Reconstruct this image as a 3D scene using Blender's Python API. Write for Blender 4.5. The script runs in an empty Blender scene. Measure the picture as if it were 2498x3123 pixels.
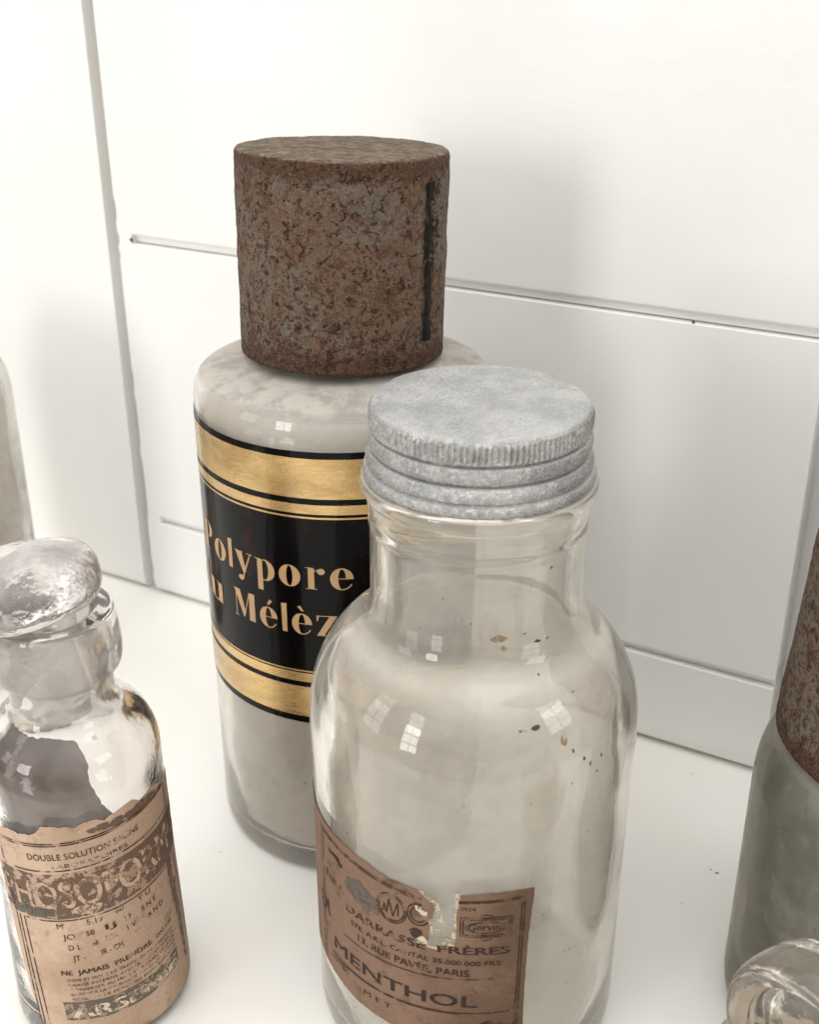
import bpy, bmesh, math, random
from mathutils import Vector, Matrix, noise
from mathutils.geometry import delaunay_2d_cdt
random.seed(7)
S = 0.034            # metres per modelling unit
sc = bpy.context.scene
COL = sc.collection

# ------------------------------------------------------------------ camera
PITCH, F_PX, CAM_H = 0.447, 3620.9, 8.249
cam_d = bpy.data.cameras.new('camera')
cam = bpy.data.objects.new('camera', cam_d); COL.objects.link(cam)
cam_d.sensor_fit = 'HORIZONTAL'; cam_d.sensor_width = 36.0
cam_d.lens = F_PX/2498*36.0
cam_d.clip_start = 0.01; cam_d.clip_end = 100
cam.location = (0, 0, CAM_H*S)
cam.rotation_euler = (math.pi/2-PITCH, 0.0, 0.0)
cam_d.dof.use_dof = True
cam_d.dof.focus_distance = 9.3*S
cam_d.dof.aperture_fstop = 30
sc.camera = cam

# ------------------------------------------------------------------ world (pale room, dim low down; overhead light raised to fill the lower wall)
wd = bpy.data.worlds.new('World'); sc.world = wd; wd.use_nodes = True
wn = wd.node_tree; wn.nodes.clear()
wo = wn.nodes.new('ShaderNodeOutputWorld'); wb = wn.nodes.new('ShaderNodeBackground')
wt = wn.nodes.new('ShaderNodeTexCoord'); wsep = wn.nodes.new('ShaderNodeSeparateXYZ')
wr = wn.nodes.new('ShaderNodeValToRGB'); wm = wn.nodes.new('ShaderNodeMapRange')
wm.inputs['From Min'].default_value = -1; wm.inputs['From Max'].default_value = 1
wn.links.new(wt.outputs['Generated'], wsep.inputs[0]); wn.links.new(wsep.outputs['Z'], wm.inputs[0])
wn.links.new(wm.outputs[0], wr.inputs[0])
e = wr.color_ramp.elements
e[0].position = 0.0; e[0].color = (.26, .235, .205, 1)
e[1].position = 1.0; e[1].color = (1.85, 1.85, 1.83, 1)
x = e.new(.46); x.color = (.34, .325, .305, 1)
x = e.new(.57); x.color = (.42, .41, .395, 1)
x = e.new(.75); x.color = (1.0, 1.0, .985, 1)
wn.links.new(wr.outputs[0], wb.inputs[0]); wb.inputs[1].default_value = 1.47
wn.links.new(wb.outputs[0], wo.inputs[0])

# ------------------------------------------------------------------ window light (paned, area lamps)
def window(az, el, dist, w, h, power, colour, nx=2, ny=3, gap=.07, aim=(0.2, 9.0, 3.0)):
    """az measured from the -Y axis towards +X; a window of nx x ny panes"""
    a, b = math.radians(az), math.radians(el)
    d = Vector((math.sin(a)*math.cos(b), -math.cos(a)*math.cos(b), math.sin(b)))
    c = Vector(aim)+d*dist
    q = (-d).to_track_quat('-Z', 'Y'); rt = q @ Vector((1, 0, 0)); up = q @ Vector((0, 1, 0))
    pw, ph = w/nx, h/ny
    for i in range(nx):
        for j in range(ny):
            l = bpy.data.lights.new('window_light', 'AREA'); l.shape = 'RECTANGLE'
            l.size = pw*(1-gap)*S; l.size_y = ph*(1-gap)*S
            l.energy = power/(nx*ny); l.color = colour
            o = bpy.data.objects.new('window_light', l); COL.objects.link(o)
            o.location = (c+rt*((i+.5)*pw-w/2)+up*((j+.5)*ph-h/2))*S
            o.rotation_euler = q.to_euler()
window(-43, 10, 64, 13, 24, 11.0, (1.0, .99, .975))
window(-72, 14, 66, 16, 27, 4.0, (1.0, .99, .975))
window(58, 22, 75, 24, 28, 9.0, (.95, .975, 1.0))

sc.view_settings.view_transform = 'Standard'
sc.view_settings.look = 'None'
sc.view_settings.exposure = -0.10
sc.view_settings.gamma = 1.0
cy = sc.cycles
cy.use_denoising = True
cy.max_bounces = 16; cy.transmission_bounces = 14; cy.glossy_bounces = 6; cy.diffuse_bounces = 5
cy.transparent_max_bounces = 16
cy.sample_clamp_indirect = 6.0
cy.blur_glossy = 0.5
cy.caustics_reflective = False; cy.caustics_refractive = True

# ------------------------------------------------------------------ materials
class NT:
    def __init__(self, name):
        self.m = bpy.data.materials.new(name); self.m.use_nodes = True
        self.t = self.m.node_tree; self.t.nodes.clear()
        self.out = self.t.nodes.new('ShaderNodeOutputMaterial')
        tc = self.t.nodes.new('ShaderNodeTexCoord')
        mp = self.t.nodes.new('ShaderNodeMapping'); mp.inputs['Scale'].default_value = (1/S,)*3
        self.l(tc.outputs['Object'], mp.inputs[0]); self.co = mp.outputs[0]
    def l(self, a, b): self.t.links.new(a, b)
    def n(self, k, **kw):
        nd = self.t.nodes.new('ShaderNode'+k)
        for a, b in kw.items(): setattr(nd, a, b)
        return nd
    def put(self, sock, v):
        if hasattr(v, 'is_output'): self.l(v, sock)
        elif isinstance(v, tuple) and len(v) == 3 and sock.type == 'RGBA': sock.default_value = (*v, 1)
        else: sock.default_value = v
    def noise(self, scale, detail=5, rough=.55, stretch=None, seed=0., dist=0.):
        nd = self.n('TexNoise'); nd.inputs['Scale'].default_value = scale
        nd.inputs['Detail'].default_value = detail; nd.inputs['Roughness'].default_value = rough
        nd.inputs['Distortion'].default_value = dist
        mp = self.n('Mapping'); mp.inputs['Location'].default_value = (seed, seed*1.7, seed*.6)
        if stretch: mp.inputs['Scale'].default_value = stretch
        self.l(self.co, mp.inputs[0]); self.l(mp.outputs[0], nd.inputs['Vector'])
        return nd.outputs['Fac']
    def voro(self, scale, feature='F1', seed=0.):
        nd = self.n('TexVoronoi', feature=feature); nd.inputs['Scale'].default_value = scale
        mp = self.n('Mapping'); mp.inputs['Location'].default_value = (seed, seed, seed)
        self.l(self.co, mp.inputs[0]); self.l(mp.outputs[0], nd.inputs['Vector'])
        return nd.outputs['Distance']
    def ramp(self, f, stops):
        nd = self.n('ValToRGB'); self.l(f, nd.inputs[0]); el = nd.color_ramp.elements
        for i, (p, c) in enumerate(stops):
            if i < 2: q = el[i]; q.position = p
            else: q = el.new(p)
            if not isinstance(c, tuple): c = (c, c, c)
            q.color = (*c, 1)
        return nd.outputs[0]
    def step(self, f, a, b, lo=0., hi=1.):
        nd = self.n('MapRange', interpolation_type='SMOOTHSTEP')
        self.put(nd.inputs['Value'], f)
        nd.inputs['From Min'].default_value = a; nd.inputs['From Max'].default_value = b
        nd.inputs['To Min'].default_value = lo; nd.inputs['To Max'].default_value = hi
        return nd.outputs[0]
    def mix(self, f, a, b, mode='MIX'):
        nd = self.n('Mix', data_type='RGBA', blend_type=mode)
        self.put(nd.inputs[0], f); self.put(nd.inputs[6], a); self.put(nd.inputs[7], b)
        return nd.outputs[2]
    def math(self, op, a, b=0., clamp=False):
        nd = self.n('Math', operation=op, use_clamp=clamp); self.put(nd.inputs[0], a); self.put(nd.inputs[1], b)
        return nd.outputs[0]
    def xyz(self):
        nd = self.n('SeparateXYZ'); self.l(self.co, nd.inputs[0]); return nd.outputs
    def nz(self):
        g = self.n('NewGeometry'); nd = self.n('SeparateXYZ'); self.l(g.outputs['Normal'], nd.inputs[0]); return nd.outputs[2]
    def bump(self, h, strength=.3, dist=.01):
        nd = self.n('Bump'); nd.inputs['Strength'].default_value = strength
        nd.inputs['Distance'].default_value = dist*S; self.l(h, nd.inputs['Height']); return nd.outputs[0]
    def bsdf(self, **kw):
        nd = self.n('BsdfPrincipled')
        for a, b in kw.items(): self.put(nd.inputs[a.replace('_', ' ')], b)
        return nd
    def mixs(self, f, a, b):
        nd = self.n('MixShader'); self.put(nd.inputs[0], f); self.l(a, nd.inputs[1]); self.l(b, nd.inputs[2]); return nd.outputs[0]
    def done(self, s): self.l(s, self.out.inputs[0]); return self.m

def mat_paint(name, col, rough=.42, seed=0., stain=.5):
    t = NT(name)
    big = t.noise(.35, 3, .5, seed=seed)
    fine = t.noise(14, 4, .6, stretch=(.35, .35, 1.6), seed=seed)
    c = t.mix(t.step(big, .35, .7), col, tuple(a*b for a, b in zip(col, (.975, .965, .945))))
    sp = t.voro(1.1, seed=seed+3)
    spn = t.noise(9, 3, seed=seed)
    m = t.math('MULTIPLY', t.step(t.math('ADD', sp, t.math('MULTIPLY', spn, .06)), .05, .035), stain)
    c = t.mix(m, c, (.36, .33, .28))
    h = t.math('ADD', t.math('MULTIPLY', fine, .32), t.math('MULTIPLY', t.noise(2.2, 3, seed=seed+5), 1.0))
    b = t.bsdf(Base_Color=c, Roughness=t.step(fine, .2, .8, rough-.06, rough+.1), Normal=t.bump(h, .25, .02))
    return t.done(b.outputs[0])
M_WALL = mat_paint('white_wall_paint', (.90, .895, .878), .38, 1.0, .0)
M_SHELF = mat_paint('cream_shelf_paint', (.88, .86, .82), .36, 4.0, .35)

def mat_glass(name, tint=(.975, .985, .97), rough=.0, dust=.12, dustcol=(.66, .62, .55), top=.8, wave=.15, seed=0., band=None, spk=2.2, bloom=0., lump=0., topcol=None):
    t = NT(name)
    wav = t.noise(1.3, 2, .4, seed=seed)
    nrm = t.bump(t.math('ADD', t.math('MULTIPLY', wav, 1.0), t.math('ADD', t.math('MULTIPLY', t.noise(22, 3, seed=seed), .03), t.math('MULTIPLY', t.noise(4.5, 3, .5, seed=seed+1), lump))), wave, .05)
    g = t.n('BsdfGlass'); t.put(g.inputs['Color'], tint); g.inputs['IOR'].default_value = 1.5
    g.inputs['Roughness'].default_value = rough; t.l(nrm, g.inputs['Normal'])
    d = t.bsdf(Base_Color=t.mix(t.noise(3, 4, seed=seed), dustcol, tuple(q*1.12 for q in dustcol)), Roughness=.75)
    n1 = t.noise(2.0, 6, .65, seed=seed+2); n2 = t.noise(30, 5, .7, seed=seed+3)
    f = t.math('ADD', t.math('MULTIPLY', t.step(n1, .35, .75), dust), bloom)
    f = t.math('ADD', f, t.math('MULTIPLY', t.step(n2, .66, .8), dust*1.6))
    if top:
        up = t.math('MULTIPLY', t.step(t.nz(), .55, .92), top)
        up = t.math('MULTIPLY', up, t.step(t.noise(6, 6, .6, seed=seed+5), .2, .5, .75, 1.0))
        f = t.math('ADD', f, up)
    # a few dark specks and crumbs stuck to the glass
    sp = t.math('ADD', t.voro(spk, seed=seed+7), t.math('MULTIPLY', t.noise(26, 4, .7, seed=seed), .30))
    s = t.math('MULTIPLY', t.step(sp, .205, .185), t.step(t.noise(.9, 2, seed=seed+8), .5, .6))
    dk = t.bsdf(Base_Color=(.10, .075, .05), Roughness=.8)
    if topcol:
        t.put(d.inputs['Base Color'], t.mix(t.step(t.nz(), .5, .8), t.mix(t.noise(3, 4, seed=seed), dustcol, tuple(q*.9 for q in dustcol)), t.mix(t.step(t.noise(4, 6, .7, seed=seed+4), .42, .62), topcol, tuple(q*.72 for q in topcol))))
    if band:
        z = t.xyz()[2]; bz = t.math('MULTIPLY', t.step(z, band[0], band[0]+.12), t.step(z, band[1], band[1]-.06))
        f = t.math('ADD', f, t.math('MULTIPLY', bz, t.math('MULTIPLY', t.step(n1, .2, .7, .6, 1.), band[2])))
    f = t.math('MINIMUM', f, .97)
    return t.done(t.mixs(s, t.mixs(f, g.outputs[0], d.outputs[0]), dk.outputs[0]))
M_GLASS_JAR = mat_glass('jar_glass', (.998, .990, .972), .0, .08, (.85, .795, .69), .20, .16, 3., None, 5.2, .085)
M_GLASS_TALL = mat_glass('tall_bottle_glass', (.985, .985, .975), .0, .10, (.86, .79, .69), .86, .2, 6., None, 5.5, .12, 0., (.44, .40, .35))
M_GLASS_CLEAR = mat_glass('clear_glass', (.975, .965, .955), .0, .08, (.6, .56, .5), 0, .8, 9., None, 2.2, .02, .35)
M_GLASS_LIP = mat_glass('clear_glass_with_ground_neck', (.975, .965, .955), .0, .03, (.60, .55, .50), 0, .8, 9., (2.98, 3.80, .30))
M_GLASS_FROST = mat_glass('ground_glass', (.96, .945, .93), .06, .34, (.60, .55, .52), .1, .9, 12., None, 2.2, .10, .7)
M_GLASS_SMOKE = mat_glass('smoky_glass', (.8, .78, .72), .06, .30, (.225, .210, .175), .75, .2, 15., (1.2, 3.2, .22), 3.0, .16)
M_GLASS_PALE = mat_glass('pale_bottle_glass', (.97, .965, .95), .05, .35, (.72, .69, .63), .3, .2, 18.)

def mat_residue(name, col, cover=.9, spread=.12, seed=0., neck=None, col2=None):
    """powdery film inside a bottle: scatters and lets some light through"""
    t = NT(name)
    n1 = t.noise(.9, 5, .6, seed=seed); n2 = t.noise(7, 5, .6, seed=seed+1)
    c = t.mix(t.step(n1, .4, .65), col, col2 or tuple(q*.9 for q in col))
    c = t.mix(t.math('MULTIPLY', t.step(n2, .5, .75), .25), c, tuple(q*.8 for q in col))
    d = t.bsdf(Base_Color=c, Roughness=.8); d.inputs['Specular IOR Level'].default_value = .1
    tr = t.n('BsdfTranslucent'); t.put(tr.inputs[0], c)
    s = t.mixs(.42, d.outputs[0], tr.outputs[0])
    tp = t.n('BsdfTransparent')
    f = t.step(t.math('ADD', t.math('MULTIPLY', n1, .7), t.math('MULTIPLY', n2, .3)), .3, .6, cover-spread, cover)
    if neck:
        z = t.xyz()[2]; f = t.math('MULTIPLY', f, t.step(z, neck[0], neck[1], 1., neck[2]))
    return t.done(t.mixs(f, tp.outputs[0], s))
M_RES_JAR = mat_residue('menthol_haze', (.97, .90, .80), .38, .18, 2., (3.3, 3.85, .2))
M_RES_TALL = mat_residue('white_powder_film', (.96, .91, .84), .86, .40, 8., col2=(.84, .73, .59))
M_LINING_BROWN = mat_residue('dark_brown_lining', (.12, .050, .030), .98, .16, 11., col2=(.035, .016, .011))
M_RES_DARK = mat_residue('dark_contents', (.10, .08, .05), .98, .02, 14., col2=(.10, .085, .06))

def mat_rust(name, seed=0., ztop=1.74, warm=1.0):
    t = NT(name); z = t.xyz()[2]
    a = t.noise(1.7, 7, .66, seed=seed, dist=.6); b = t.noise(6.2, 8, .72, seed=seed+2, dist=.7)
    c = t.noise(19, 6, .72, seed=seed+4); d = t.noise(52, 4, .7, seed=seed+6)
    base = t.mix(t.step(a, .44, .54), (.175*warm, .110, .072), (.180, .142, .107))
    base = t.mix(t.step(b, .50, .60), base, (.120*warm, .060, .034))
    # reddish brown rims at top and bottom
    rim = t.math('ADD', t.step(t.math('ADD', z, t.math('MULTIPLY', b, .5)), ztop+.02, ztop+.16),
                 t.step(t.math('ADD', z, t.math('MULTIPLY', b, -.45)), .02, -.12), clamp=True)
    base = t.mix(t.math('MULTIPLY', rim, .9), base, (.095*warm, .045, .026))
    sp = t.math('MULTIPLY', t.step(b, .50, .40), t.step(c, .50, .40))
    base = t.mix(sp, base, (.055, .022, .011))
    base = t.mix(t.step(c, .44, .37), base, (.050, .020, .010))
    pit = t.noise(11., 7, .72, seed=seed+9, dist=.8)
    base = t.mix(t.math('MULTIPLY', t.step(pit, .545, .59), .95), base, (.040, .015, .008))
    low = t.step(z, ztop*.55, 0.05, 0., .75)
    base = t.mix(t.math('MULTIPLY', low, t.step(c, .52, .42)), base, (.040, .024, .016))
    base = t.mix(t.math('MULTIPLY', t.step(d, .55, .64), .4), base, (.30, .23, .17))
    base = t.mix(t.math('MULTIPLY', t.step(d, .46, .38), .4), base, (.045, .026, .017))
    topf = t.step(t.nz(), .6, .9)
    topc = t.mix(t.step(t.noise(16, 6, .7, stretch=(.7, 1.5, 1), seed=seed), .44, .58), (.125, .088, .058), (.27, .215, .150))
    topc = t.mix(t.math('MULTIPLY', t.step(b, .5, .62), .8), topc, (.110, .066, .040))
    topc = t.mix(t.math('MULTIPLY', t.step(d, .46, .4), .7), topc, (.06, .04, .025))
    base = t.mix(topf, base, topc)
    h = t.math('ADD', t.math('MULTIPLY', c, 1.0), t.math('ADD', t.math('MULTIPLY', d, .5), t.math('MULTIPLY', b, .8)))
    # dark seam streak read from a painted vertex mask
    at = t.n('Attribute', attribute_name='seam'); sm = at.outputs['Fac']
    base = t.mix(t.step(t.math('ADD', sm, t.math('MULTIPLY', t.math('SUBTRACT', c, .5), .9)), .45, .6), base, (.016, .011, .008))
    r = t.step(sm, .4, .7, .72, .5)
    bs = t.bsdf(Base_Color=base, Roughness=r, Metallic=.05, Normal=t.bump(h, .85, .045)); bs.inputs['Specular IOR Level'].default_value = .18
    return t.done(bs.outputs[0])
M_RUST = mat_rust('rusted_tin', 1.)
M_RUST_B = mat_rust('rusted_tin_dark', 21., 3.6, 1.05)

def mat_alu(name):
    t = NT(name)
    a = t.noise(3, 5, .6, seed=2); b = t.noise(26, 5, .7, seed=3); c = t.noise(60, 3, .7, seed=5)
    col = t.mix(t.step(a, .35, .65), (.31, .308, .30), (.42, .413, .395))
    fl = t.step(t.nz(), .4, .9, .50, .20)
    col = t.mix(t.math('MULTIPLY', t.step(b, .51, .60), fl), col, (.66, .66, .64))
    col = t.mix(t.math('MULTIPLY', t.step(b, .46, .36), fl), col, (.19, .185, .18))
    smg = t.noise(5, 6, .65, seed=9)
    col = t.mix(t.math('MULTIPLY', t.step(smg, .52, .68), .5), col, (.27, .255, .235))
    cr = t.voro(2.6, seed=4)
    col = t.mix(t.math('MULTIPLY', t.step(t.math('ADD', cr, t.math('MULTIPLY', b, .15)), .15, .11), .6), col, (.22, .17, .12))
    met = t.step(t.math('ADD', t.math('MULTIPLY', b, .6), t.math('MULTIPLY', c, .4)), .46, .54, .45, 1.); up = t.step(t.nz(), .5, .9)
    met = t.math('MULTIPLY', met, t.step(up, 0, 1, 1., .3))
    h = t.math('ADD', t.math('MULTIPLY', b, .7), t.math('MULTIPLY', c, 1.0))
    bs = t.bsdf(Base_Color=col, Metallic=met, Roughness=t.step(c, .44, .56, .5, .24), Normal=t.bump(h, .6, .018))
    return t.done(bs.outputs[0])
M_ALU = mat_alu('oxidised_aluminium')

def mat_gold(name):
    t = NT(name)
    a = t.noise(1.6, 5, .6, seed=2, stretch=(1, 1, 2.5)); b = t.noise(14, 5, .7, seed=3, stretch=(.6, .6, 3))
    col = t.mix(t.step(a, .4, .62), (.66, .44, .18), (.50, .32, .125))
    col = t.mix(t.math('MULTIPLY', t.step(b, .6, .7), .35), col, (.28, .17, .07))
    bs = t.bsdf(Base_Color=col, Metallic=.8, Roughness=t.step(b, .4, .7, .26, .42), Normal=t.bump(b, .25, .01))
    bs.inputs['Coat Weight'].default_value = .5; bs.inputs['Coat Roughness'].default_value = .06
    return t.done(bs.outputs[0])
M_GOLD = mat_gold('gold_leaf')
def mat_black(name):
    t = NT(name)
    a = t.noise(2.2, 5, .65, seed=12)
    col = t.mix(t.step(a, .60, .72), (.0035, .003, .003), (.028, .006, .006))
    bs = t.bsdf(Base_Color=col, Roughness=.12, Normal=t.bump(t.noise(1.2, 2, seed=3), .06, .05))
    bs.inputs['Specular IOR Level'].default_value = .10; bs.inputs['Coat Weight'].default_value = .03; bs.inputs['Coat Roughness'].default_value = .04
    return t.done(bs.outputs[0])
M_BLACK = mat_black('black_enamel')

def mat_paper(name, c1, c2, cstain, seed=0., xdir=0.):
    t = NT(name)
    a = t.noise(1.1, 5, .6, seed=seed); b = t.noise(5, 6, .65, seed=seed+1); c = t.noise(28, 5, .7, seed=seed+2)
    g = t.math('ADD', a, t.math('MULTIPLY', t.xyz()[0], xdir))
    col = t.mix(t.step(g, .36, .66), c1, c2)
    col = t.mix(t.math('MULTIPLY', t.step(b, .54, .72), .7), col, cstain)
    col = t.mix(t.math('MULTIPLY', t.step(c, .55, .75), .35), col, tuple(q*.6 for q in c2))
    col = t.mix(t.math('MULTIPLY', t.step(c, .45, .3), .25), col, tuple(min(1, q*1.4) for q in c1))
    bs = t.bsdf(Base_Color=col, Roughness=.62, Normal=t.bump(t.math('ADD', b, t.math('MULTIPLY', c, .5)), .7, .03)); bs.inputs['Specular IOR Level'].default_value = .25
    return t.done(bs.outputs[0])
M_PAPER_JAR = mat_paper('brown_label_paper', (.190, .112, .073), (.098, .054, .031), (.060, .027, .015), 3., .16)
M_PAPER_SM = mat_paper('tan_label_paper', (.49, .35, .25), (.35, .235, .16), (.21, .13, .085), 30., .3)
M_PAPER_PALE = mat_paper('pale_label_paper', (.66, .61, .53), (.58, .53, .45), (.45, .40, .33), 40.)
M_PAPER_TAN = mat_paper('tan_skin_cover', (.42, .36, .27), (.36, .30, .22), (.26, .2, .13), 50.)

def mat_ink(name, col, wear=.35, seed=0., rough=.55):
    t = NT(name)
    a = t.noise(12, 5, .7, seed=seed); b = t.noise(3, 3, .5, seed=seed+1)
    f = t.step(t.math('ADD', t.math('MULTIPLY', a, .7), t.math('MULTIPLY', b, .3)), .35+wear*.25, .30+wear*.25-.06, 1., 0.)
    f = t.math('SUBTRACT', 1., f)
    f = t.step(t.math('ADD', t.math('MULTIPLY', a, .7), t.math('MULTIPLY', b, .3)), .60-wear*.2, .66-wear*.2, 1., .12)
    tp = t.n('BsdfTransparent'); bs = t.bsdf(Base_Color=col, Roughness=rough); bs.inputs['Specular IOR Level'].default_value = .2
    return t.done(t.mixs(f, tp.outputs[0], bs.outputs[0]))
M_INK = mat_ink('dark_brown_ink', (.034, .014, .009), .42, 1.)
M_INK_BIG = mat_ink('bold_ink', (.022, .012, .010), .22, 5.)
M_INK_BAND = mat_ink('band_ink', (.115, .070, .048), .55, 9.)
M_INK_PALE = mat_ink('reversed_out_letters', (.42, .28, .19), .55, 13.)
M_INK_GREY = mat_ink('grey_print_block', (.10, .085, .065), .6, 17.)
M_INK_WHITE = mat_ink('pale_print', (.50, .40, .30), .6, 21.)
def mat_plain(name, col, rough=.7):
    t = NT(name); c = t.mix(t.noise(9, 4, seed=2), col, tuple(q*.7 for q in col))
    return t.done(t.bsdf(Base_Color=c, Roughness=rough).outputs[0])
M_GOLD_LET = mat_plain('pale_gold_paint', (.60, .365, .175), .4)
M_CRUMB = mat_plain('dark_crumb', (.12, .09, .065))

# ------------------------------------------------------------------ mesh helpers (units -> metres)
def obj(name, verts, faces, mat, parent=None, loc=(0, 0, 0), smooth=True, label=None):
    me = bpy.data.meshes.new(name)
    me.from_pydata([(a*S, b*S, c*S) for a, b, c in verts], [], faces)
    me.update()
    if smooth: me.polygons.foreach_set('use_smooth', [True]*len(me.polygons))
    me.materials.append(mat)
    o = bpy.data.objects.new(name, me); COL.objects.link(o)
    if parent: o.parent = parent
    o.location = tuple(q*S for q in loc)
    if label: o['label'] = label
    return o
def thing(name, label, cat, x, y, z=0, rot=(0, 0, 0), group=None):
    o = bpy.data.objects.new(name, None); COL.objects.link(o)
    o.empty_display_size = .01
    o.location = (x*S, y*S, z*S); o.rotation_euler = rot
    o['label'] = label; o['category'] = cat
    if group: o['group'] = group
    return o
def spline(pts, n=6):
    """Catmull-Rom through (r, z) points; a point given with a third value 1 is a hard corner"""
    out = []; N = len(pts)
    for i in range(N-1):
        p1, p2 = pts[i], pts[i+1]
        p0 = pts[i-1] if i > 0 and len(p1) < 3 else p1
        p3 = pts[i+2] if i+2 < N and len(p2) < 3 else p2
        d = math.hypot(p2[0]-p1[0], p2[1]-p1[1])
        for k in range(n):
            t = k/n; q = []
            for a in (0, 1):
                m1 = (p2[a]-p0[a])*.5; m2 = (p3[a]-p1[a])*.5
                L0 = math.hypot(p1[0]-p0[0], p1[1]-p0[1]); L3 = math.hypot(p3[0]-p2[0], p3[1]-p2[1])
                if L0 > 0: m1 *= min(1, 2*d/(d+L0))
                if L3 > 0: m2 *= min(1, 2*d/(d+L3))
                q.append((2*t**3-3*t*t+1)*p1[a]+(t**3-2*t*t+t)*m1+(-2*t**3+3*t*t)*p2[a]+(t**3-t*t)*m2)
            out.append((max(q[0], 0.), q[1]))
    out.append(pts[-1][:2]); return out
def revolve(prof, seg=144, rf=None):
    """prof runs from axis bottom, up the outside, to the axis (or a closed loop back down the inside)"""
    v, f = [], []; rings = []
    for r, z in prof:
        if r < 1e-5: rings.append([len(v)]); v.append((0, 0, z))
        else:
            s = len(v); rings.append(list(range(s, s+seg)))
            for i in range(seg):
                a = 2*math.pi*i/seg; rr, zz = (rf(r, z, a) if rf else (r, z))
                v.append((rr*math.sin(a), -rr*math.cos(a), zz))
    for A, B in zip(rings, rings[1:]):
        for i in range(seg):
            j = (i+1) % seg
            if len(A) == 1 and len(B) == 1: break
            if len(A) == 1: f.append((A[0], B[j], B[i]))
            elif len(B) == 1: f.append((A[i], A[j], B[0]))
            else: f.append((A[i], A[j], B[j], B[i]))
    return v, f
def rad(prof):
    """outer radius as a function of height (first rising stretch of the profile)"""
    def fn(z):
        for (r0, z0), (r1, z1) in zip(prof, prof[1:]):
            if z1 > z0 and z0 <= z <= z1: return r0+(r1-r0)*(z-z0)/(z1-z0)
        return prof[-1][0]
    return fn
def wrap(pts, R, rad_fn, off):
    """flat label coordinates (u = arc length at radius R, v = height) onto the bottle"""
    o = []
    for u, v in pts:
        r = rad_fn(v)+off; a = u/R; o.append((r*math.sin(a), -r*math.cos(a), v))
    return o
def rag(pts, step=.04, amp=.01, seed=0, closed=True):
    out = []; N = len(pts)
    for i in range(N if closed else N-1):
        a, b = pts[i], pts[(i+1) % N]; L = math.hypot(b[0]-a[0], b[1]-a[1]); n = max(1, int(L/step))
        for k in range(n):
            t = k/n; p = (a[0]+(b[0]-a[0])*t, a[1]+(b[1]-a[1])*t)
            am = amp(p) if callable(amp) else amp
            nv = noise.noise_vector(Vector((p[0]*17+seed, p[1]*17, seed*3.1)))
            nw = noise.noise_vector(Vector((p[0]*5+seed, p[1]*5, seed*2.1)))
            out.append((p[0]+(nv.x+nw.x*.7)*am, p[1]+(nv.y+nw.y*.7)*am))
    return out
def inside(p, poly):
    c = False; j = len(poly)-1
    for i in range(len(poly)):
        a, b = poly[i], poly[j]
        if (a[1] > p[1]) != (b[1] > p[1]) and p[0] < (b[0]-a[0])*(p[1]-a[1])/(b[1]-a[1]+1e-12)+a[0]: c = not c
        j = i
    return c
def fill(poly, grid=.08):
    """triangulate a flat outline with inner points so that it can be bent"""
    xs = [p[0] for p in poly]; ys = [p[1] for p in poly]
    V = [Vector(p) for p in poly]; n = len(V)
    x = min(xs)+grid*.5
    while x < max(xs):
        y = min(ys)+grid*.5
        while y < max(ys):
            q = (x+random.uniform(-.1, .1)*grid, y+random.uniform(-.1, .1)*grid)
            if inside(q, poly): V.append(Vector(q))
            y += grid
        x += grid
    r = delaunay_2d_cdt(V, [], [list(range(n))], 1, 1e-6)
    vv = [(p.x, p.y) for p in r[0]]; ff = []
    for t in r[2]:
        t = list(t); a, b, c = (vv[t[0]], vv[t[1]], vv[t[2]])
        if (b[0]-a[0])*(c[1]-a[1])-(b[1]-a[1])*(c[0]-a[0]) < 0: t.reverse()
        ff.append(tuple(t))
    return vv, ff
def densify(poly, step=.05):
    return rag(poly, step, 0.)
def label_mesh(name, polys, R, fn, off, mat, parent, grid=.08, xf=None, label=None, lift=None):
    V, F = [], []
    for p in polys:
        v, f = fill(p, grid)
        if xf: v = [xf(q) for q in v]
        w = wrap(v, R, fn, off)
        if lift: w = [tuple(a) for a in lift(v, w)]
        b = len(V); V += w; F += [tuple(i+b for i in t) for t in f]
    return obj(name, V, F, mat, parent, label=label)

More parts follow.
